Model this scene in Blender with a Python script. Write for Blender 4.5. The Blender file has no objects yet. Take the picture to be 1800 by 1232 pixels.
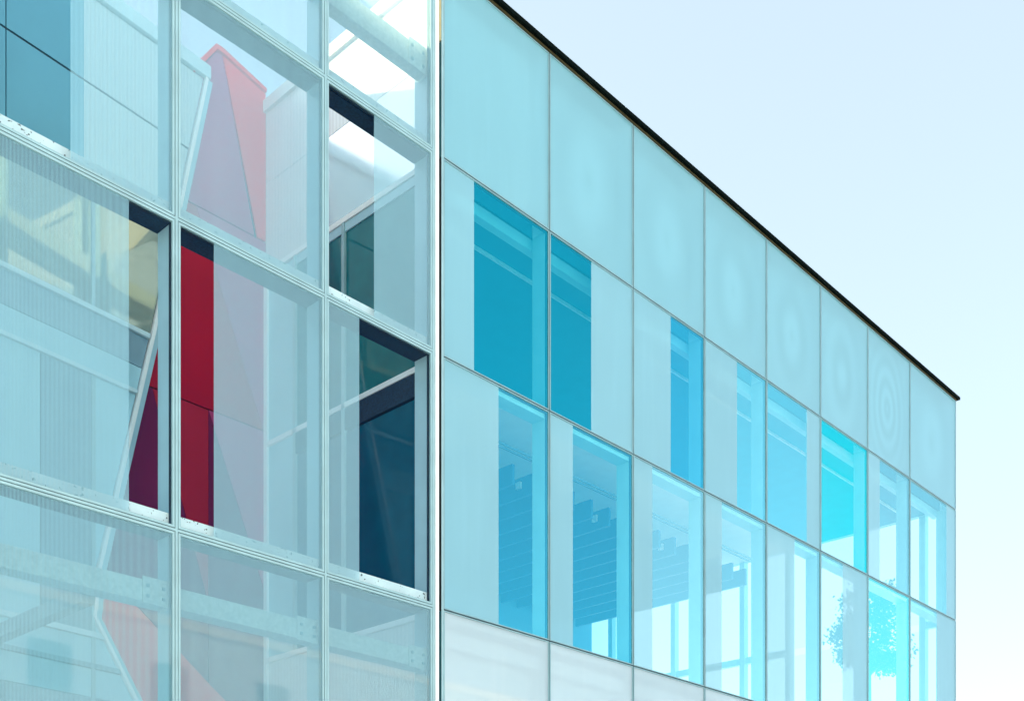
import bpy, bmesh, math, random
from mathutils import Vector
R = math.radians
random.seed(7)
scene = bpy.context.scene
C = scene.collection

# ---------------------------------------------------------------- camera
# world x runs along the facade, y into the building, z up; metres
TH = R(43.0); DIST = 10.7; FPX = 2050.0
cam_d = bpy.data.cameras.new('camera'); cam = bpy.data.objects.new('camera', cam_d); C.objects.link(cam)
cam.location = (0, -DIST, 1.6); cam.rotation_euler = (R(90), 0, TH - R(90))
cam_d.sensor_fit = 'HORIZONTAL'; cam_d.sensor_width = 36; cam_d.lens = FPX/1800*36
cam_d.shift_y = (1673-616)/1800
cam_d.clip_start = 0.1; cam_d.clip_end = 3000
scene.camera = cam

# ---------------------------------------------------------------- sky, sun, exposure
SUN_DIR = Vector((-0.8, 1.0, 0.46)).normalized()      # towards the sun
el = math.asin(SUN_DIR.z); az = math.atan2(SUN_DIR.x, SUN_DIR.y)
w = bpy.data.worlds.new('World'); scene.world = w; w.use_nodes = True
nt = w.node_tree; bg = nt.nodes['Background']
sky = nt.nodes.new('ShaderNodeTexSky'); sky.sky_type = 'NISHITA'; sky.sun_disc = False
sky.sun_elevation = el; sky.sun_rotation = az
sky.altitude = 100; sky.air_density = 1.0; sky.dust_density = 1.2; sky.ozone_density = 1.1
# thin high haze whitens the whole sky
hz = nt.nodes.new('ShaderNodeMix'); hz.data_type = 'RGBA'; hz.inputs[0].default_value = .60
hz.inputs[7].default_value = (1.34, 1.50, 1.42, 1)
nt.links.new(sky.outputs[0], hz.inputs[6]); nt.links.new(hz.outputs[2], bg.inputs[0]); bg.inputs[1].default_value = 0.15
sd = bpy.data.lights.new('sun', 'SUN'); sd.energy = 3.0; sd.angle = R(0.5); sd.color = (1.0, .70, .36)
so = bpy.data.objects.new('sun', sd); C.objects.link(so)
so.rotation_euler = SUN_DIR.to_track_quat('Z', 'Y').to_euler()
so.location = (0, 0, 40)
vs = scene.view_settings
vs.view_transform = 'Standard'; vs.look = 'None'; vs.gamma = 1; vs.use_curve_mapping = False
vs.exposure = 2.02
scene.cycles.max_bounces = 10; scene.cycles.transparent_max_bounces = 24
scene.cycles.diffuse_bounces = 5; scene.cycles.glossy_bounces = 5

# ---------------------------------------------------------------- materials
def newmat(name):
    m = bpy.data.materials.new(name); m.use_nodes = True
    m.node_tree.nodes.clear()
    return m, m.node_tree
def N(t, kind, **kw):
    n = t.nodes.new(kind)
    for k, v in kw.items(): setattr(n, k, v)
    return n
def math_n(t, op, a, b=None):
    n = N(t, 'ShaderNodeMath', operation=op)
    for i, v in enumerate((a, b)):
        if v is None: continue
        if isinstance(v, (int, float)): n.inputs[i].default_value = v
        else: t.links.new(v, n.inputs[i])
    return n.outputs[0]
def mixc(t, fac, a, b):
    n = N(t, 'ShaderNodeMix', data_type='RGBA')
    if isinstance(fac, (int, float)): n.inputs[0].default_value = fac
    else: t.links.new(fac, n.inputs[0])
    for i, v in ((6, a), (7, b)):
        if isinstance(v, tuple): n.inputs[i].default_value = (*v, 1)
        else: t.links.new(v, n.inputs[i])
    return n.outputs[2]
def ramp(t, val, lo, hi):
    n = N(t, 'ShaderNodeMapRange'); t.links.new(val, n.inputs[0])
    n.inputs[1].default_value = lo; n.inputs[2].default_value = hi
    return n.outputs[0]
def noise(t, scale, detail=3, vec=None, stretch=None):
    tc = N(t, 'ShaderNodeTexCoord'); v = vec or tc.outputs['Object']
    if stretch:
        mp = N(t, 'ShaderNodeMapping'); mp.inputs['Scale'].default_value = stretch
        t.links.new(v, mp.inputs[0]); v = mp.outputs[0]
    n = N(t, 'ShaderNodeTexNoise'); n.inputs['Scale'].default_value = scale; n.inputs['Detail'].default_value = detail
    t.links.new(v, n.inputs['Vector']); return n.outputs[0]
def solid(name, col, rough=.5, metal=0., var=.08, scale=3., stretch=None, bump=0., spec=.5, specks=0.):
    """painted or metal surface with slight unevenness in tone"""
    m, t = newmat(name); o = N(t, 'ShaderNodeOutputMaterial'); p = N(t, 'ShaderNodeBsdfPrincipled')
    n = noise(t, scale, 4, stretch=stretch)
    dark = tuple(c*(1-var*2) for c in col); lite = tuple(min(1, c*(1+var)) for c in col)
    c = mixc(t, ramp(t, n, .3, .7), dark, lite)
    if specks:
        s = noise(t, 26, 1, stretch=(1, 1, 1.4))
        c = mixc(t, ramp(t, s, .70-specks, .72-specks), c, (.06, .07, .08))
    t.links.new(c, p.inputs['Base Color'])
    p.inputs['Roughness'].default_value = rough; p.inputs['Metallic'].default_value = metal
    p.inputs['Specular IOR Level'].default_value = spec
    if bump:
        b = N(t, 'ShaderNodeBump'); b.inputs['Strength'].default_value = bump; b.inputs['Distance'].default_value = .01
        t.links.new(noise(t, scale*6, 3), b.inputs['Height']); t.links.new(b.outputs[0], p.inputs['Normal'])
    t.links.new(p.outputs[0], o.inputs[0]); return m
def moire_striped(name, col, period, axis=0, depth=.25, rough=.4):  # flat wall; frit moire and shadow stripes put into tone and bump
    m, t = newmat(name); o = N(t, 'ShaderNodeOutputMaterial'); p = N(t, 'ShaderNodeBsdfPrincipled')
    tc = N(t, 'ShaderNodeTexCoord'); sx = N(t, 'ShaderNodeSeparateXYZ'); t.links.new(tc.outputs['Object'], sx.inputs[0])
    v = math_n(t, 'SINE', math_n(t, 'MULTIPLY', sx.outputs[axis], 2*math.pi/period))
    b = N(t, 'ShaderNodeBump'); b.inputs['Strength'].default_value = depth; b.inputs['Distance'].default_value = period*.25
    t.links.new(v, b.inputs['Height']); t.links.new(b.outputs[0], p.inputs['Normal'])
    c = mixc(t, ramp(t, v, -1, 1), tuple(x*.88 for x in col), col)
    t.links.new(c, p.inputs['Base Color']); p.inputs['Roughness'].default_value = rough
    t.links.new(p.outputs[0], o.inputs[0]); return m

def glass(name, trans, refl, rtint=1.0, rough=.0, ior=1.5, boost=0.0):
    """coated clear glass: a tinted mirror layer over a transparent body"""
    m, t = newmat(name); o = N(t, 'ShaderNodeOutputMaterial')
    tr = N(t, 'ShaderNodeBsdfTransparent'); tr.inputs[0].default_value = (*trans, 1)
    g1 = N(t, 'ShaderNodeBsdfGlossy'); g1.inputs['Roughness'].default_value = rough; g1.inputs[0].default_value = (*refl, 1)
    ad = N(t, 'ShaderNodeAddShader'); t.links.new(tr.outputs[0], ad.inputs[0]); t.links.new(g1.outputs[0], ad.inputs[1])
    g2 = N(t, 'ShaderNodeBsdfGlossy'); g2.inputs['Roughness'].default_value = rough
    fr = N(t, 'ShaderNodeFresnel'); fr.inputs[0].default_value = ior
    mx = N(t, 'ShaderNodeMixShader'); t.links.new(math_n(t, 'MULTIPLY', fr.outputs[0], rtint), mx.inputs[0])
    t.links.new(ad.outputs[0], mx.inputs[1]); t.links.new(g2.outputs[0], mx.inputs[2])
    if boost:
        b = N(t, 'ShaderNodeBump'); b.inputs['Strength'].default_value = boost; b.inputs['Distance'].default_value = .05
        t.links.new(noise(t, .8, 1), b.inputs['Height'])
        for g in (g1, g2): t.links.new(b.outputs[0], g.inputs['Normal'])
    t.links.new(mx.outputs[0], o.inputs[0]); return m

def frit(name, col, cover, stripes=0., lo=.3, rings=0., trans=.35, ior=1.5, tint=(.9, .97, .98)):
    """glass printed with a white dot or line frit"""
    m, t = newmat(name); o = N(t, 'ShaderNodeOutputMaterial')
    df = N(t, 'ShaderNodeBsdfDiffuse'); tl = N(t, 'ShaderNodeBsdfTranslucent')
    n = noise(t, .7, 3, stretch=(1, 1, .5))
    oi = N(t, 'ShaderNodeObjectInfo')
    c = mixc(t, ramp(t, n, .3, .7), tuple(x*.93 for x in col), col)
    c = mixc(t, math_n(t, 'MULTIPLY', oi.outputs['Random'], .16), c, tuple(x*.6 for x in col))
    st_ = noise(t, 2.2, 4, stretch=(2.5, 1, .22))
    c = mixc(t, math_n(t, 'MULTIPLY', ramp(t, st_, .5, .8), .18), c, tuple(min(1, x*1.15) for x in col))
    if rings:
        tc = N(t, 'ShaderNodeTexCoord'); sx = N(t, 'ShaderNodeSeparateXYZ'); t.links.new(tc.outputs['Generated'], sx.inputs[0])
        a = math_n(t, 'MULTIPLY', math_n(t, 'SUBTRACT', sx.outputs[0], .45), 2.0)
        b = math_n(t, 'MULTIPLY', math_n(t, 'SUBTRACT', sx.outputs[2], .45), 1.55)
        r = math_n(t, 'SQRT', math_n(t, 'ADD', math_n(t, 'MULTIPLY', a, a), math_n(t, 'MULTIPLY', b, b)))
        r = math_n(t, 'ADD', r, math_n(t, 'MULTIPLY', noise(t, .8, 2), .35 if rings < 20 else .12))
        wv = math_n(t, 'SINE', math_n(t, 'ADD', math_n(t, 'MULTIPLY', r, rings), 1.2 if rings > 20 else -1.3))
        wv = math_n(t, 'MULTIPLY', wv, ramp(t, r, 1.15, .45))
        c = mixc(t, ramp(t, wv, -1, 1), tuple(x*(.90 if rings > 20 else .885) for x in col), tuple(min(1, x*1.01) for x in col))
    t.links.new(c, df.inputs[0]); t.links.new(c, tl.inputs[0])
    m1 = N(t, 'ShaderNodeMixShader'); m1.inputs[0].default_value = trans
    t.links.new(df.outputs[0], m1.inputs[1]); t.links.new(tl.outputs[0], m1.inputs[2])
    tr = N(t, 'ShaderNodeBsdfTransparent'); tr.inputs[0].default_value = (*tint, 1)
    m2 = N(t, 'ShaderNodeMixShader')
    if stripes:
        tc = N(t, 'ShaderNodeTexCoord'); sx = N(t, 'ShaderNodeSeparateXYZ'); t.links.new(tc.outputs['Object'], sx.inputs[0])
        fr_ = math_n(t, 'FRACT', math_n(t, 'MULTIPLY', sx.outputs[0], 1/stripes))
        st = math_n(t, 'GREATER_THAN', fr_, .45)
        f = N(t, 'ShaderNodeMapRange'); t.links.new(st, f.inputs[0]); f.inputs[3].default_value = lo; f.inputs[4].default_value = cover
        t.links.new(f.outputs[0], m2.inputs[0])
    else: m2.inputs[0].default_value = cover
    t.links.new(tr.outputs[0], m2.inputs[1]); t.links.new(m1.outputs[0], m2.inputs[2])
    gl = N(t, 'ShaderNodeBsdfGlossy'); gl.inputs['Roughness'].default_value = .03
    fr = N(t, 'ShaderNodeFresnel'); fr.inputs[0].default_value = ior
    m3 = N(t, 'ShaderNodeMixShader'); t.links.new(fr.outputs[0], m3.inputs[0])
    t.links.new(m2.outputs[0], m3.inputs[1]); t.links.new(gl.outputs[0], m3.inputs[2])
    t.links.new(m3.outputs[0], o.inputs[0]); return m

M = {}
M['alu'] = solid('anodised_aluminium', (.36, .54, .58), .35, .0, .06)
M['alu_right'] = solid('grey_aluminium', (.26, .42, .46), .35, .0, .06)
M['gasket'] = solid('dark_gasket', (.006, .022, .035), .6)
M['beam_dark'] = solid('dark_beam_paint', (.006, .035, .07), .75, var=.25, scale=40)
M['sill'] = solid('white_sill_paint', (.86, .92, .95), .45, specks=.02)
M['fin'] = solid('blue_grey_steel_paint', (.44, .66, .76), .4, var=.03)
M['fin_blue'] = solid('pale_blue_fin_paint', (.36, .68, .78), .4, var=.03)
M['tube'] = solid('galvanised_tube', (.62, .74, .74), .45, var=.12, scale=25)
M['strip_white'] = solid('white_edge_trim', (.95, .97, .98), .4, var=.01)
M['black'] = solid('black_joint_lining', (.003, .006, .006), .7)
M['coping'] = solid('black_coping_metal', (.002, .006, .005), .9, spec=.05)
M['coping_top'] = solid('pale_coping_flashing', (.75, .85, .86), .4)
M['bronze'] = solid('bronze_strip', (.06, .045, .012), .5)
M['teal_return'] = solid('teal_glass_return', (.02, .12, .14), .15)
M['sunlit_cream'] = solid('sunlit_cream_return', (.85, .72, .42), .5)  # warm sunlight at the top of the return, put into its colour
M['edge'] = glass('glass_edge', (.98, .99, .99), (0, 0, 0), rtint=.0)
M['clearL'] = glass('neutral_clear_glass', (.86, .92, .93), (0, .003, .010), rtint=.06)
M['fritL'] = frit('striped_frit_glass', (.45, .80, .93), .73, stripes=.0125, lo=.27)
M['fritL2'] = frit('striped_frit_glass_far', (.47, .81, .93), .72, stripes=.0125, lo=.29)
M['fritR'] = frit('dotted_frit_glass', (.37, .72, .83), .76, rings=0, trans=.12, ior=1.6)
M['fritLow'] = frit('pale_frit_glass', (.80, .93, 1.0), .62, trans=.08, ior=1.5)
M['blueglass'] = glass('deep_blue_coated_glass', (.40, .62, .62), (.00, .27, .32), rtint=.12, boost=.08)
M['paleglass'] = glass('pale_blue_coated_glass', (.66, .66, .60), (.20, .46, .47), rtint=.2, boost=.06)
M['tealglass'] = glass('turquoise_coated_glass', (.80, .46, .46), (.01, .55, .53), rtint=.1, boost=.06)
M['cyanglass'] = glass('light_cyan_coated_glass', (.84, .48, .48), (.13, .60, .58), rtint=.15, boost=.06)
M['endglass'] = glass('end_wall_glass', (.93, .98, .99), (0, 0, 0), rtint=.3)
M['backing_teal'] = solid('pale_teal_backing', (.56, .84, .94), .7, var=.03, scale=.6)
M['backing_white'] = solid('white_backing_board', (.88, .95, 1.0), .7, var=.01, scale=.6)
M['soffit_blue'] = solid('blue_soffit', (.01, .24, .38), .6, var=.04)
M['ceiling'] = solid('pale_ceiling_paint', (.86, .90, .88), .7, var=.02)
M['baffle'] = solid('blue_baffle', (.01, .15, .34), .6, var=.04)
M['blue_wall'] = solid('blue_back_wall', (.07, .28, .46), .6, var=.05, scale=.5)
M['strip_light'] = solid('pale_ceiling_rail', (.80, .92, .95), .3)
M['white'] = solid('white_paint', (.85, .87, .87), .5, var=.03)
M['end_steel'] = solid('pale_cyan_steel_paint', (.40, .75, .80), .4, var=.03)
M['clad_white'] = moire_striped('white_moire_cladding', (.86, .88, .90), .075, axis=1, depth=.08, rough=.2)
M['sky_panel'] = solid('polished_pale_panel', (.78, .86, .92), .12, metal=.55, var=.02, scale=.8)
M['clad_grey'] = moire_striped('pale_moire_cladding', (.62, .76, .80), .06, axis=0)
M['clad_blue'] = solid('blue_grey_metal_panel', (.14, .42, .54), .3, var=.06, scale=.7, spec=.6)
M['parapet'] = solid('pale_parapet_metal', (.62, .80, .86), .4, var=.04)
M['window_dark'] = solid('dark_window_glass', (.0, .10, .17), .03, spec=.5)
M['window_teal'] = solid('teal_window_glass', (.0, .16, .18), .03, spec=.7)
M['window_mirror'] = solid('reflective_window_glass', (.30, .36, .30), .03, metal=.42, var=.0, spec=.5)
M['panel_pale'] = solid('pale_blue_panel', (.42, .70, .80), .4, var=.05, scale=.8)
M['panel_grey'] = solid('grey_band_paint', (.22, .36, .44), .5, var=.05)
M['concrete'] = solid('pale_concrete', (.74, .73, .70), .8, var=.1, scale=.4)
M['bounce_wall'] = solid('bounce_wall_blue', (.56, .76, 1.0), .8, var=.04)  # wall of the added bounce building; blue cools the sunlight it returns
M['bark'] = solid('grey_brown_bark', (.12, .10, .08), .8, var=.3, scale=12)
REDS = {'bright': (1.0, .04, .05), 'crimson': (.52, .0, .018), 'brick': (.52, .012, .035),  # bright has the sunlight on the upper facet and roof in its colour
        'purple': (.20, .008, .065), 'mauve': (.55, .05, .18)}
for k, v in REDS.items(): M['red_'+k] = solid(k+'_red_panel', v, .5, var=.05, scale=1.2, spec=.15)
def leafmat(name, col):
    m, t = newmat(name); o = N(t, 'ShaderNodeOutputMaterial')
    df = N(t, 'ShaderNodeBsdfDiffuse'); tl = N(t, 'ShaderNodeBsdfTranslucent'); mx = N(t, 'ShaderNodeMixShader'); mx.inputs[0].default_value = .3
    c = mixc(t, ramp(t, noise(t, 6, 2), .35, .65), tuple(x*.6 for x in col), tuple(x*1.4 for x in col))
    t.links.new(c, df.inputs[0]); t.links.new(c, tl.inputs[0])
    t.links.new(df.outputs[0], mx.inputs[1]); t.links.new(tl.outputs[0], mx.inputs[2]); t.links.new(mx.outputs[0], o.inputs[0]); return m
M['leaf'] = leafmat('green_leaves', (.08, .13, .09))

# ---------------------------------------------------------------- mesh helpers
def box(bm, x0, x1, y0, y1, z0, z1, mi=0):
    v = [bm.verts.new(p) for p in ((x0,y0,z0),(x1,y0,z0),(x1,y1,z0),(x0,y1,z0),(x0,y0,z1),(x1,y0,z1),(x1,y1,z1),(x0,y1,z1))]
    out = []
    for f in ((3,2,1,0),(4,5,6,7),(0,1,5,4),(1,2,6,5),(2,3,7,6),(3,0,4,7)):
        fc = bm.faces.new([v[i] for i in f]); fc.material_index = mi; out.append(fc)
    return out
def ring(bm, x0, x1, z0, z1, wd, y0, y1):
    box(bm, x0, x0+wd, y0, y1, z0, z1); box(bm, x1-wd, x1, y0, y1, z0, z1)
    box(bm, x0+wd, x1-wd, y0, y1, z0, z0+wd); box(bm, x0+wd, x1-wd, y0, y1, z1-wd, z1)
def prism(bm, pts, y0, y1, yfun=None):
    """polygon in the x-z plane given thickness in y"""
    f = yfun or (lambda s: 0)
    a = [bm.verts.new((s, y0+f(s), z)) for s, z in pts]; b = [bm.verts.new((s, y1+f(s), z)) for s, z in pts]
    bm.faces.new(a); bm.faces.new(b[::-1])
    n = len(pts)
    for i in range(n): bm.faces.new((a[i], b[i], b[(i+1) % n], a[(i+1) % n]))
    bmesh.ops.recalc_face_normals(bm, faces=bm.faces)
def obj(name, bm, mats, parent=None, bevel=0.):
    me = bpy.data.meshes.new(name); bm.to_mesh(me); bm.free()
    o = bpy.data.objects.new(name, me); C.objects.link(o)
    for m in (mats if isinstance(mats, (list, tuple)) else [mats]): me.materials.append(M[m])
    if parent is not None:
        root = parent
        base = Vector(root.location)
        while root.parent is not None: root = root.parent; base = base + Vector(root.location)
        o.parent = parent; o.location = (0, 0, 0)
        me.transform(__import__('mathutils').Matrix.Translation(-base))
    if bevel:
        md = o.modifiers.new('bevel', 'BEVEL'); md.width = bevel; md.segments = 2; md.limit_method = 'ANGLE'
    return o
def one(name, mats, parent, *a, bevel=0.):
    bm = bmesh.new(); box(bm, *a); return obj(name, bm, mats, parent, bevel)
def thing(name, label, cat, loc, group=None):
    o = bpy.data.objects.new(name, None); C.objects.link(o); o.location = loc; o.empty_display_size = .3
    o['label'] = label; o['category'] = cat
    if group: o['group'] = group
    return o
def pane(name, mat, parent, x0, x1, z0, z1, y=.012):
    bm = bmesh.new(); fs = box(bm, x0, x1, y, y+.012, z0, z1, 1); fs[2].material_index = 0
    return obj(name, bm, [mat, 'edge'], parent)

ZA, ZB, ZC, ZD, ZE = 14.13, 11.65, 9.137, 5.938, 2.72
# ---------------------------------------------------------------- ground
bm = bmesh.new()
g = [bm.verts.new(p) for p in ((-1500, -1500, 0), (1500, -1500, 0), (1500, 1500, 0), (-1500, 1500, 0))]; bm.faces.new(g)
gr = obj('ground', bm, 'concrete'); gr['kind'] = 'structure'

# ---------------------------------------------------------------- glazed panels (shared by both facades)
def panel(root, x0, x1, z0, z1, splits, bead, label=None):
    """splits: list of (x_end, pane kind); kinds starting with 'frit' are printed, others clear"""
    bm = bmesh.new(); ring(bm, x0, x1, z0, z1, bead, 0, .05)
    fr = obj('window', bm, 'alu' if bead > .02 else 'alu_right', root)
    if label: fr['label'] = label
    a = x0+bead
    for xe, kind in splits:
        b = min(xe, x1-bead)
        nm = 'printed_pane' if 'frit' in kind else 'clear_pane'
        pane(nm, kind, fr, a, b, z0+bead, z1-bead)
        a = b
    bm = bmesh.new(); ring(bm, x0+bead-.004, x1-bead+.004, z0+bead-.004, z1-bead+.004, .016, .027, .055)
    obj('gasket', bm, 'gasket', fr)
    return fr

# ================================================================ LEFT: free-standing glass screen
scr = thing('glass_screen', 'left facade of finely striped glass panels with a crimson wall showing behind', 'glass screen', (7, 0, 0))
SX = [2.54, 4.48, 6.418, 8.337, 10.03]
SZ = [0.3, ZE, ZD, ZC, ZB, ZA]
G = .022
def LX(i): return SX[i]+G, SX[i+1]-G
special = {  # (column, row) -> splits
    (1, 3): [(7.9, 'fritL'), (9, 'clearL')], (2, 3): None}
rows = {'low': (SZ[1], SZ[2]), 'mid': (SZ[2], SZ[3]), 'up': (SZ[3], SZ[4]), 'top': (SZ[4], SZ[5])}
SPL = {
    ('mid', 1): [(5.893, 'fritL'), (9, 'clearL')],
    ('mid', 2): [(6.865, 'clearL'), (9, 'fritL')],
    ('mid', 3): [(8.843, 'fritL2'), (11, 'clearL')],
    ('up', 1): [(5.285, 'clearL'), (9, 'fritL')],
    ('up', 3): [(9.070, 'clearL'), (11, 'fritL2')],
}
for ri, rn in ((0, 'base'), (1, 'low'), (2, 'mid'), (3, 'up'), (4, 'top')):
    for c in range(4):
        a, b = LX(c); z0, z1 = SZ[ri]+G, SZ[ri+1]-G
        sp = SPL.get((rn, c)) or [(99, 'fritL2' if c == 3 else 'fritL')]
        panel(scr, a, b, z0, z1, sp, .024)
# cover caps on the joints over dark gaskets
for x in SX: one('joint_gasket', 'gasket', scr, x-.021, x+.021, .03, .0915, .3, ZA)
for z in SZ[1:]: one('joint_gasket', 'gasket', scr, SX[0], SX[-1], .031, .0905, z-.020, z+.020)
for x in SX[:-1]: one('mullion', 'alu', scr, x-.014, x+.014, -.002, .029, .3, ZA)
one('mullion', 'alu', scr, SX[-1]-.017, SX[-1]+.020, -.002, .029, .3, ZA)
one('edge_trim', 'strip_white', scr, SX[-1]+.026, SX[-1]+.083, -.015, .10, .3, ZA+.02, bevel=.004)
for z in SZ[1:]:
    for c in range(4):
        one('transom', 'alu', scr, SX[c]+.0145, SX[c+1]-.0145, -.001, .028, z-.013, z+.013)
# deep fins behind the mullions, sills and dark beams behind the transoms
for x in SX: one('fin', 'fin', scr, x-.03, x+.03, .092, .315, 0, ZA)
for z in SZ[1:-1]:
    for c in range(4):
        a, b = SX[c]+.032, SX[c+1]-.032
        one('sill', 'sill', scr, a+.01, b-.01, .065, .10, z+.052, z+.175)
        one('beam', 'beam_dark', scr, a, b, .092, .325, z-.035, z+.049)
# tube beams spanning between the fins, with end plates and bolts
def bolts(bm, x, zs, y):
    for z in zs: box(bm, x-.016, x+.016, y-.022, y, z-.016, z+.016)
for z0, z1, y1 in ((5.16, 5.385, .33), (12.63, 12.92, .27)):
    for c in range(4):
        a, b = SX[c]+.031, SX[c+1]-.031
        tb = one('tube_beam', 'tube', scr, a+.01, b-.004, .10, y1, z0, z1, bevel=.012)
        one('end_plate', 'tube', tb, b-.30, b-.016, .088, .099, z0-.015, z1+.03)
        one('end_plate', 'tube', tb, b-.015, b-.005, .075, y1-.05, z0-.03, z1+.045)
        for bx in (b-.25, b-.07):
            for bz in (z0+.06, z1-.06): one('bolt', 'panel_grey', tb, bx-.015, bx+.015, .07, .0875, bz-.015, bz+.015)
for x in (5.63, 2.7): one('strut', 'panel_grey', scr, x-.07, x+.07, .33, 3.40, 5.08, 5.24, bevel=.01)

# ================================================================ RIGHT: glass building
bld = thing('glass_building', 'right facade of milky cyan and clear blue glass panels under a black roof edge', 'building', (18, 0, 0))
X0 = 10.182
RX = [10.20, 12.245, 14.172, 16.10, 18.04, 19.985, 21.92, 23.87, 26.28]
g = .009
RS = {
    (2, 0): [(10.762, 'fritR'), (99, 'blueglass')],
    (2, 1): [(13.175, 'blueglass'), (99, 'fritR')],
    (2, 2): [(15.155, 'fritR'), (99, 'cm')],
    (2, 3): [(17.09, 'fritR'), (99, 'cb')],
    (2, 4): [(19.47, 'cb'), (99, 'fritR')],
    (2, 5): [(99, 'tealglass')],
    (2, 6): [(22.46, 'fritR'), (99, 'paleglass')],
    (2, 7): [(25.77, 'paleglass'), (99, 'fritR')],
    (1, 0): [(11.225, 'fritR'), (99, 'mb')],
    (1, 1): [(12.76, 'fritR'), (99, 'mb')],
    (1, 2): [(14.67, 'fritR'), (99, 'paleglass')],
    (1, 3): [(16.62, 'fritR'), (99, 'paleglass')],
    (1, 4): [(19.03, 'fritR'), (99, 'paleglass')],
    (1, 5): [(20.87, 'paleglass'), (99, 'fritR')],
    (1, 6): [(99, 'cyanglass')],
    (1, 7): [(25.25, 'paleglass'), (99, 'fritR')],
}
M['cm'] = glass('middle_blue_coated_glass', (.50, .60, .60), (.03, .36, .45), rtint=.15, boost=.06)
M['cb'] = glass('sky_blue_coated_glass', (.62, .60, .55), (.14, .50, .53), rtint=.2, boost=.06)
M['mb'] = glass('mid_blue_coated_glass', (.62, .76, .70), (.03, .27, .33), rtint=.2, boost=.06)
ringf = [0, 6.5, 7.0, 8.5, 9.5, 12, 24, 6.0]
for i, rf in enumerate(ringf):
    M['fritTop%d' % i] = frit('milky_frit_glass_%d' % i, (.36, .745, .85), .68, rings=rf, trans=.12, ior=1.7)
RZ = [0.3, ZE, ZD, ZC, ZB, ZA]
for c in range(8):
    for r in range(5):
        a, b = RX[c]+g, RX[c+1]-g; z0, z1 = RZ[r]+g, RZ[r+1]-g
        if r == 3: sp = RS[(2, c)]
        elif r == 2: sp = RS[(1, c)]
        elif r == 4: sp = [(99, 'fritTop%d' % c)]
        else: sp = [(99, 'fritLow')]
        panel(bld, a, b, z0, z1, sp, .015)
# dark joint filler behind the panels, deep fins and transoms
for x in RX: one('joint', 'gasket', bld, x-.012, x+.012, .03, .052, .3, ZA)
for z in RZ[1:-1]: one('joint', 'gasket', bld, RX[0], RX[-1], .031, .050, z-.011, z+.011)
for i, x in enumerate(RX):
    xx = x+.03 if i == 0 else (x-.035 if i == 8 else x)
    one('fin', 'fin_blue', bld, xx-.03, xx+.03, .06, .30, ZD-.02, ZB)
    one('fin', 'backing_white', bld, xx-.03, xx+.03, .06, .30, .2, ZD-.022)
    one('fin', 'backing_teal', bld, xx-.03, xx+.03, .06, .30, ZB+.002, ZA)
for z, mt in ((ZC, 'fin_blue'), (ZD, 'backing_white')):
    for c in range(8):
        one('beam', mt, bld, RX[c]+.032, RX[c+1]-.032, .062, .30, z-.10, z-.02)
# backing boards behind the top and bottom rows
for c in range(8):
    a, b = RX[c]+.032, RX[c+1]-.032; mid = (a+b)/2-.02
    for nm, z0, z1, mt in (('backing_board', ZB+.01, ZA-.01, 'backing_teal'), ('backing_board', ZE+.05, ZD-.13, 'backing_white'), ('backing_board', .3, ZE, 'backing_white')):
        bm = bmesh.new(); box(bm, a, mid-.006, .31, .34, z0, z1); box(bm, mid+.006, b, .31, .34, z0, z1)
        obj(nm, bm, mt, bld)
    one('pelmet', 'backing_white', bld, a+.02, b-.05, .12, .24, ZD-.40, ZD-.22)
# structural body: slabs, walls
one('floor_slab', 'white', bld, 10.25, 26.1, .35, 18, 5.60, 5.93)
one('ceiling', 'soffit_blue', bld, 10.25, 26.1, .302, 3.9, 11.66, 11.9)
one('ceiling', 'ceiling', bld, 10.25, 26.1, 3.9, 18, 11.665, 11.9)
one('rear_wall', 'blue_wall', bld, 10.25, 26.22, 10.6, 10.9, 5.93, 11.66)
one('rear_wall', 'white', bld, 10.25, 26.22, 17.7, 18, 0, 14.1)
one('lower_block', 'white', bld, 10.25, 26.22, .36, 17.7, .05, 5.6)
one('roof', 'white', bld, 10.16, 26.2, .345, 18, 13.95, 14.12)
one('inner_wall', 'white', bld, 10.20, 10.25, .345, 18, 5.93, 13.95)
one('ceiling_rail', 'strip_light', bld, 10.4, 26.0, 1.00, 1.03, 11.61, 11.658)
one('blind_box', 'fin_blue', bld, 10.3, 26.1, .34, .46, 11.50, 11.657)
one('ceiling_rail', 'panel_grey', bld, 14, 26.0, 4.68, 4.71, 11.34, 11.37)
one('ceiling_rail', 'panel_grey', bld, 14, 26.0, 4.80, 4.83, 11.34, 11.37)
for k in range(17):
    x = 25.46-.613*k
    b = one('ceiling_baffle', 'baffle', bld, x-.04, x+.04, 5.0, 10.55, 10.84, 11.24, bevel=.005)
    if k % 4 == 1: one('lamp_housing', 'strip_light', b, x-.10, x-.045, 5.3, 5.42, 11.0, 11.14)
# end wall facing away at the far corner: columns, transoms, glass
EY = [.30, .70, 4.17, 5.49, 7.65, 9.8, 11.9, 13.9, 15.8, 17.7]
for y in EY: one('end_column', 'end_steel', bld, 26.06, 26.24, y-.07, y+.07, ZD, ZB)
for y0, y1 in zip(EY, EY[1:]):
    if y0 != .70: one('end_transom', 'end_steel', bld, 26.10, 26.22, y0+.07, y1-.07, ZC-.10, ZC+.06)
    for z0, z1 in ((ZD, ZC-.1), (ZC+.06, ZB)):
        bm = bmesh.new(); box(bm, 26.225, 26.237, y0+.071, y1-.071, z0, z1)
        obj('clear_pane', bm, 'endglass', bld)
one('end_wall', 'backing_teal', bld, 26.1, 26.24, .30, 18, ZB+.011, 13.95)
one('end_wall', 'white', bld, 26.222, 26.24, .30, 18, .05, 5.93)
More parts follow.
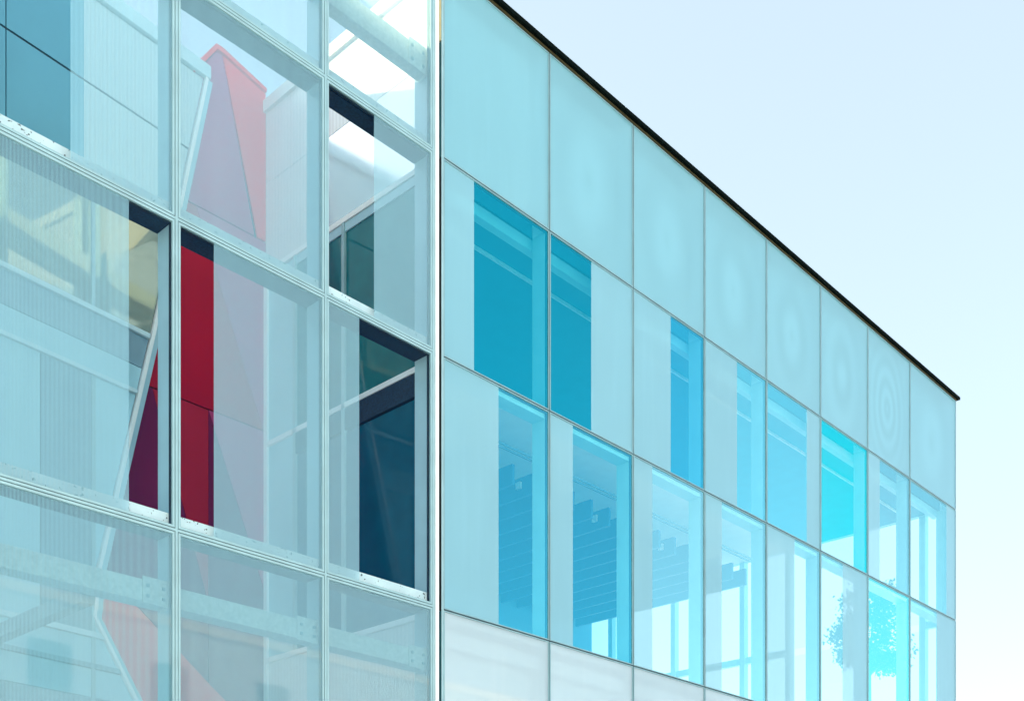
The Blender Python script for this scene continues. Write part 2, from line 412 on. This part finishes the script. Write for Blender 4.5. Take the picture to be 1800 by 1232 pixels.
# return into the joint between the two facades
for z0, z1, mt in ((13.12, ZA, 'sunlit_cream'), (ZB, 13.10, 'teal_return'), (5.93, ZB-.02, 'black'), (.3, 5.91, 'teal_return')):
    one('return_panel', mt, bld, 10.165, 10.188, .004, .34, z0, z1)
one('corner_post', 'alu', bld, 10.166, 10.2, -.006, .003, .3, ZA)
# roof edge
CX = [10.15, 11.9, 13.9, 15.4, 17.5, 19.9, 22.1, 24.3, 26.37]
for k, (a, b) in enumerate(zip(CX, CX[1:])):
    dz = (.0, .004, -.002, .003)[k % 4]
    one('coping', 'coping', bld, a+.004, b-.004, -.065+dz, .5, ZA+.03, ZA+.085+dz)
    one('coping_flashing', 'coping_top', bld, a+.002, b-.012, -.055+dz, .5, ZA+.087+dz, ZA+.10+dz)
one('soffit_strip', 'bronze', bld, 10.2, 26.29, -.012, .05, ZA+.0, ZA+.028)
# side wall towards the courtyard (x = 10.14), windows in the middle storeys
XS = 10.14
def side(name, mt, y0, y1, z0, z1, t=.03, out=0., parent=None):
    return one(name, mt, parent or bld, XS-out, XS-out+t, y0, y1, z0, z1)
side('side_cladding', 'clad_white', .36, 3.74, 12.95, 14.0)
side('side_cladding', 'sky_panel', .36, 2.3, 11.66, 12.94)
side('side_cladding', 'clad_white', 2.31, 3.74, 11.66, 12.94)
side('corner_trim', 'strip_white', 3.66, 3.735, .1, 11.5, .05, .045)
side('side_cladding', 'clad_white', .36, 3.74, .1, 5.86)
side('side_cladding', 'panel_pale', 3.02, 3.74, 5.94, 11.58)
side('parapet', 'white', .30, 3.9, 14.0, 14.17, .25, .05)
for z in (11.62, 9.08, 5.90):
    side('wall_flashing', 'strip_white', .36, 3.74, z-.035, z+.035, .06, .04)
wn = side('side_window', 'fin', .36, 3.0, 11.46, 11.58, .06, .02)
for z0, z1, mt in ((9.12, 11.46, 'window_teal'), (5.94, 8.72, 'window_dark')):
    for y0, y1 in ((.40, 1.86), (1.92, 2.98)):
        s = side('side_window', mt, y0, y1, z0, z1)
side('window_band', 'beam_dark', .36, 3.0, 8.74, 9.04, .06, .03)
for y in (1.89, 3.0): side('window_post', 'alu', y-.03, y+.03, 5.94, 11.58, .07, .04)

# ================================================================ red angular block at the back of the courtyard
red = thing('red_block', 'angular crimson panelled block with a sloping left edge and pointed top behind the screen', 'building', (9, 4.2, 0))
RD = 3.74
REDP = [
    ('mauve', [(8.50, 12.1), (9.40, 12.1), (9.95, 12.1), (9.40, 14.46), (9.30, 14.46), (8.95, 13.95)]),
    ('bright', [(9.40, 14.46), (10.0, 12.1), (10.14, 12.1), (10.14, 14.30)]),
    ('crimson', [(8.10, 9.3), (10.10, 9.3), (8.97, 12.1), (8.50, 12.1)]),
    ('mauve', [(10.10, 9.3), (10.14, 9.3), (10.14, 12.1), (8.97, 12.1)]),
    ('brick', [(8.29, 9.3), (9.17, 6.55), (9.17, 9.3)]),
    ('purple', [(7.90, 9.3), (7.1, 6.5), (7.9, 6.4), (9.17, 5.4), (9.17, 6.55), (8.29, 9.3)]),
    ('purple', [(9.17, 9.3), (9.17, 5.4), (10.14, 4.7), (10.14, 6.9)]),
    ('mauve', [(9.17, 9.3), (10.14, 6.9), (10.14, 9.3)]),
    ('bright', [(7.1, 6.5), (7.1, 5.6), (8.3, 1.0), (10.14, 1.0), (10.14, 4.7), (7.9, 6.4)]),
]
def shrink(pts, k=.008):
    cx = sum(p[0] for p in pts)/len(pts); cz = sum(p[1] for p in pts)/len(pts)
    out = []
    for x, z in pts:
        dx, dz = cx-x, cz-z; L = math.hypot(dx, dz) or 1
        out.append((x+dx/L*k*1.6, z+dz/L*k*1.6))
    return out
for i, (k, pts) in enumerate(REDP):
    bm = bmesh.new(); prism(bm, shrink(pts), RD+.0, RD+.03)
    obj('cladding_panel', bm, 'red_'+k, red)
bm = bmesh.new(); prism(bm, [(7.1, .2), (10.13, .2), (10.13, 14.28), (9.40, 14.44), (9.28, 14.44), (8.9, 13.9), (7.1, 6.4)], RD+.035, RD+.8)
obj('wall', bm, 'black', red)
bm = bmesh.new(); prism(bm, [(8.93, 13.93), (9.30, 14.47), (9.40, 14.47), (10.14, 14.31), (10.14, 14.36), (9.39, 14.54), (9.28, 14.54), (8.88, 13.98)], RD-.03, RD+.8)
obj('roof', bm, 'red_bright', red)

# ================================================================ pale inner building, left of the red block
inn = thing('courtyard_building', 'pale blue building behind the screen at far left, metal cladding above bands of windows', 'building', (6, 3.6, 0))
def ly(s): return 3.74+(s-9.2)*.0981
EDGE = [(9.18, 13.95), (8.72, 11.89), (8.30, 9.98), (7.48, 6.59), (7.41, 5.94), (8.03, 4.97), (8.95, 3.6), (10.0, 2.0)]
def edge_x(z):
    for (x0, z0), (x1, z1) in zip(EDGE, EDGE[1:]):
        if z <= z0 and z >= z1: return x0+(x1-x0)*(z0-z)/(z0-z1)
    return EDGE[-1][0]
def lwall(name, mt, s0, s1, z0, z1, y0=0, y1=.03, parent=None):
    """strip of the inner wall; s1=None follows the sloping edge"""
    bm = bmesh.new()
    if s1 is None:
        zs = [z0]+sorted([z for _, z in EDGE if z0 < z < z1])+[z1]
        pts = [(s0, z1), (s0, z0)]+[(edge_x(z)-.10, z) for z in zs]
    else: pts = [(s0, z0), (s1, z0), (s1, z1), (s0, z1)]
    prism(bm, pts, y0, y1, ly)
    return obj(name, bm, mt, parent or inn)
L0 = -2
for z0, z1 in ((12.82, 13.93), (11.66, 12.79)):
    for s0, s1 in ((L0, 3.0), (3.01, 6.155), (6.17, 7.205)): lwall('cladding_panel', 'clad_blue', s0, s1, z0, z1)
    lwall('cladding_panel', 'clad_grey', 7.212, None, z0, z1)
lwall('cladding_joint', 'gasket', L0, None, 12.795, 12.815, .01, .03)
lwall('parapet', 'parapet', L0, 9.17, 13.95, 14.13, -.06, .2)
# window storey
lwall('window_head', 'strip_white', L0, None, 11.58, 11.64, -.03, .03)
for s0, s1 in ((L0, 3.4), (3.46, 5.35), (5.41, 7.31), (7.37, None)):
    lwall('window', 'window_mirror', s0, s1, 9.96, 11.57)
for s in (3.43, 5.38, 7.34): lwall('window_post', 'alu', s-.025, s+.025, 9.95, 11.575, -.02, .03)
lwall('ledge', 'parapet', L0, None, 9.88, 9.94, -.04, .03)
lwall('spandrel', 'panel_grey', L0, None, 9.45, 9.87)
lwall('spandrel', 'panel_pale', L0, None, 9.12, 9.44)
lwall('ledge', 'parapet', L0, None, 9.06, 9.11, -.04, .03)
for s0, s1, mt in ((L0, 3.4, 'panel_pale'), (3.46, 5.35, 'panel_grey'), (5.41, 6.6, 'panel_pale'), (6.61, 7.31, 'panel_grey'), (7.37, None, 'panel_pale')):
    lwall('wall_panel', mt, s0, s1, 5.75, 9.05)
for s in (3.43, 5.38, 7.34): lwall('window_post', 'alu', s-.025, s+.025, 3.0, 9.05, -.02, .03)
lwall('ledge', 'parapet', L0, None, 5.67, 5.74, -.04, .03)
lwall('wall_panel', 'panel_pale', L0, None, 5.34, 5.66)
lwall('ledge', 'panel_grey', L0, None, 5.27, 5.33, -.04, .03)
lwall('wall_panel', 'panel_pale', L0, None, 4.9, 5.26)
lwall('spandrel', 'panel_grey', L0, None, 4.55, 4.89)
lwall('wall_panel', 'panel_pale', L0, None, .1, 4.54)
# sloping white edge trim with a dark reveal
def slope(name, mt, off0, off1, y0, y1):
    bm = bmesh.new()
    pts = [(x+off0, z) for x, z in EDGE]+[(x+off1, z) for x, z in EDGE[::-1]]
    a = [bm.verts.new((x, ly(x)+y0, z)) for x, z in pts]; b = [bm.verts.new((x, ly(x)+y1, z)) for x, z in pts]
    n = len(EDGE)
    for i in range(n-1):
        j = 2*n-1-i
        bm.faces.new((a[i], a[i+1], a[j-1], a[j])); bm.faces.new((b[i], b[j], b[j-1], b[i+1]))
    for i in range(2*n): k = (i+1) % (2*n); bm.faces.new((a[i], b[i], b[k], a[k]))
    bmesh.ops.recalc_face_normals(bm, faces=bm.faces)
    return obj(name, bm, mt, inn)
slope('edge_trim', 'strip_white', -.085, -.035, -.05, .04)
slope('edge_reveal', 'fin', -.034, .05, -.02, .10)
bm = bmesh.new()
prism(bm, [(L0, .05)]+[(8.9, .05)]+[(8.9, 3.6)]+[(x-.12, z) for x, z in EDGE[::-1] if z > 3.6]+[(L0, 13.93)], .05, 6, ly)
obj('wall', bm, 'clad_blue', inn)

# ================================================================ trees
def tree(name, label, loc, height, crown_r, crown_h, group=None, seed=1, nleaf=7500, leaf=.055):
    rnd = random.Random(seed)
    t = thing(name, label, 'tree', loc, group)
    base = Vector(loc); top = height-crown_h
    bm = bmesh.new()
    def limb(p, q, r0, r1, n=6):
        ax = (q-p).normalized(); u = ax.orthogonal().normalized(); v = ax.cross(u)
        A = [bm.verts.new(p+(u*math.cos(k*2*math.pi/n)+v*math.sin(k*2*math.pi/n))*r0) for k in range(n)]
        B = [bm.verts.new(q+(u*math.cos(k*2*math.pi/n)+v*math.sin(k*2*math.pi/n))*r1) for k in range(n)]
        for k in range(n): bm.faces.new((A[k], A[(k+1) % n], B[(k+1) % n], B[k]))
    fork = base+Vector((0, 0, top+crown_h*.12))
    limb(base, base+Vector((.05, 0, top*.5)), .13, .10); limb(base+Vector((.05, 0, top*.5)), fork, .10, .07)
    tips = []
    for i in range(13):
        a = i*2.4+rnd.uniform(-.4, .4); h = rnd.uniform(.2, .95); rr = crown_r*rnd.uniform(.35, .95)*math.sin(math.pi*min(.95, .18+h*.72))
        p = base+Vector((math.cos(a)*rr, math.sin(a)*rr, top+crown_h*h)); m = fork.lerp(p, .5)+Vector((0, 0, .1))
        limb(fork, m, .045, .028, 5); limb(m, p, .028, .008, 5); tips += [p, m.lerp(p, .6)]
        for j in range(3):
            q = p+Vector((rnd.uniform(-1, 1), rnd.uniform(-1, 1), rnd.uniform(-.6, .9)))*crown_r*.3
            limb(m.lerp(p, .7), q, .012, .004, 4); tips.append(q)
    obj('trunk', bm, 'bark', t)
    bm = bmesh.new()
    for i in range(nleaf):
        c = rnd.choice(tips); p = c+Vector((rnd.gauss(0, 1), rnd.gauss(0, 1), rnd.gauss(0, .8)))*crown_r*.15
        n = Vector((rnd.gauss(0, 1), rnd.gauss(0, 1), rnd.gauss(0, 1))).normalized(); u = n.orthogonal().normalized(); v = n.cross(u)
        s = leaf*rnd.uniform(.6, 1.25)
        bm.faces.new([bm.verts.new(p+u*s*a+v*s*b*.6) for a, b in ((-1, 0), (-.3, .8), (.5, .7), (1, 0), (.5, -.7), (-.3, -.8))])
    obj('crown', bm, 'leaf', t)
    return t
tree('street_tree', 'slender leafy tree beyond the far corner, seen through the right-hand lower windows', (29.0, 3.45, 0), 11.3, 1.05, 2.7, seed=4)

# ================================================================ unseen building added across the street to bounce sunlight onto the facade
bounce = thing('bounce_building', 'unseen pale blue building added behind the viewer to bounce sunlight onto the facade', 'building', (20, -34, 0))
one('wall', 'bounce_wall', bounce, -40, 90, -46, -34, 0, 15.5)
for i in range(24):
    for z0 in (1.2, 4.8, 8.4, 12.0):
        x = -38+i*5.3
        one('window', 'window_teal', bounce, x, x+1.8, -34.0, -33.97, z0, z0+1.9)
one('cornice', 'white', bounce, -40.2, 90.2, -46.2, -33.8, 15.51, 15.9)
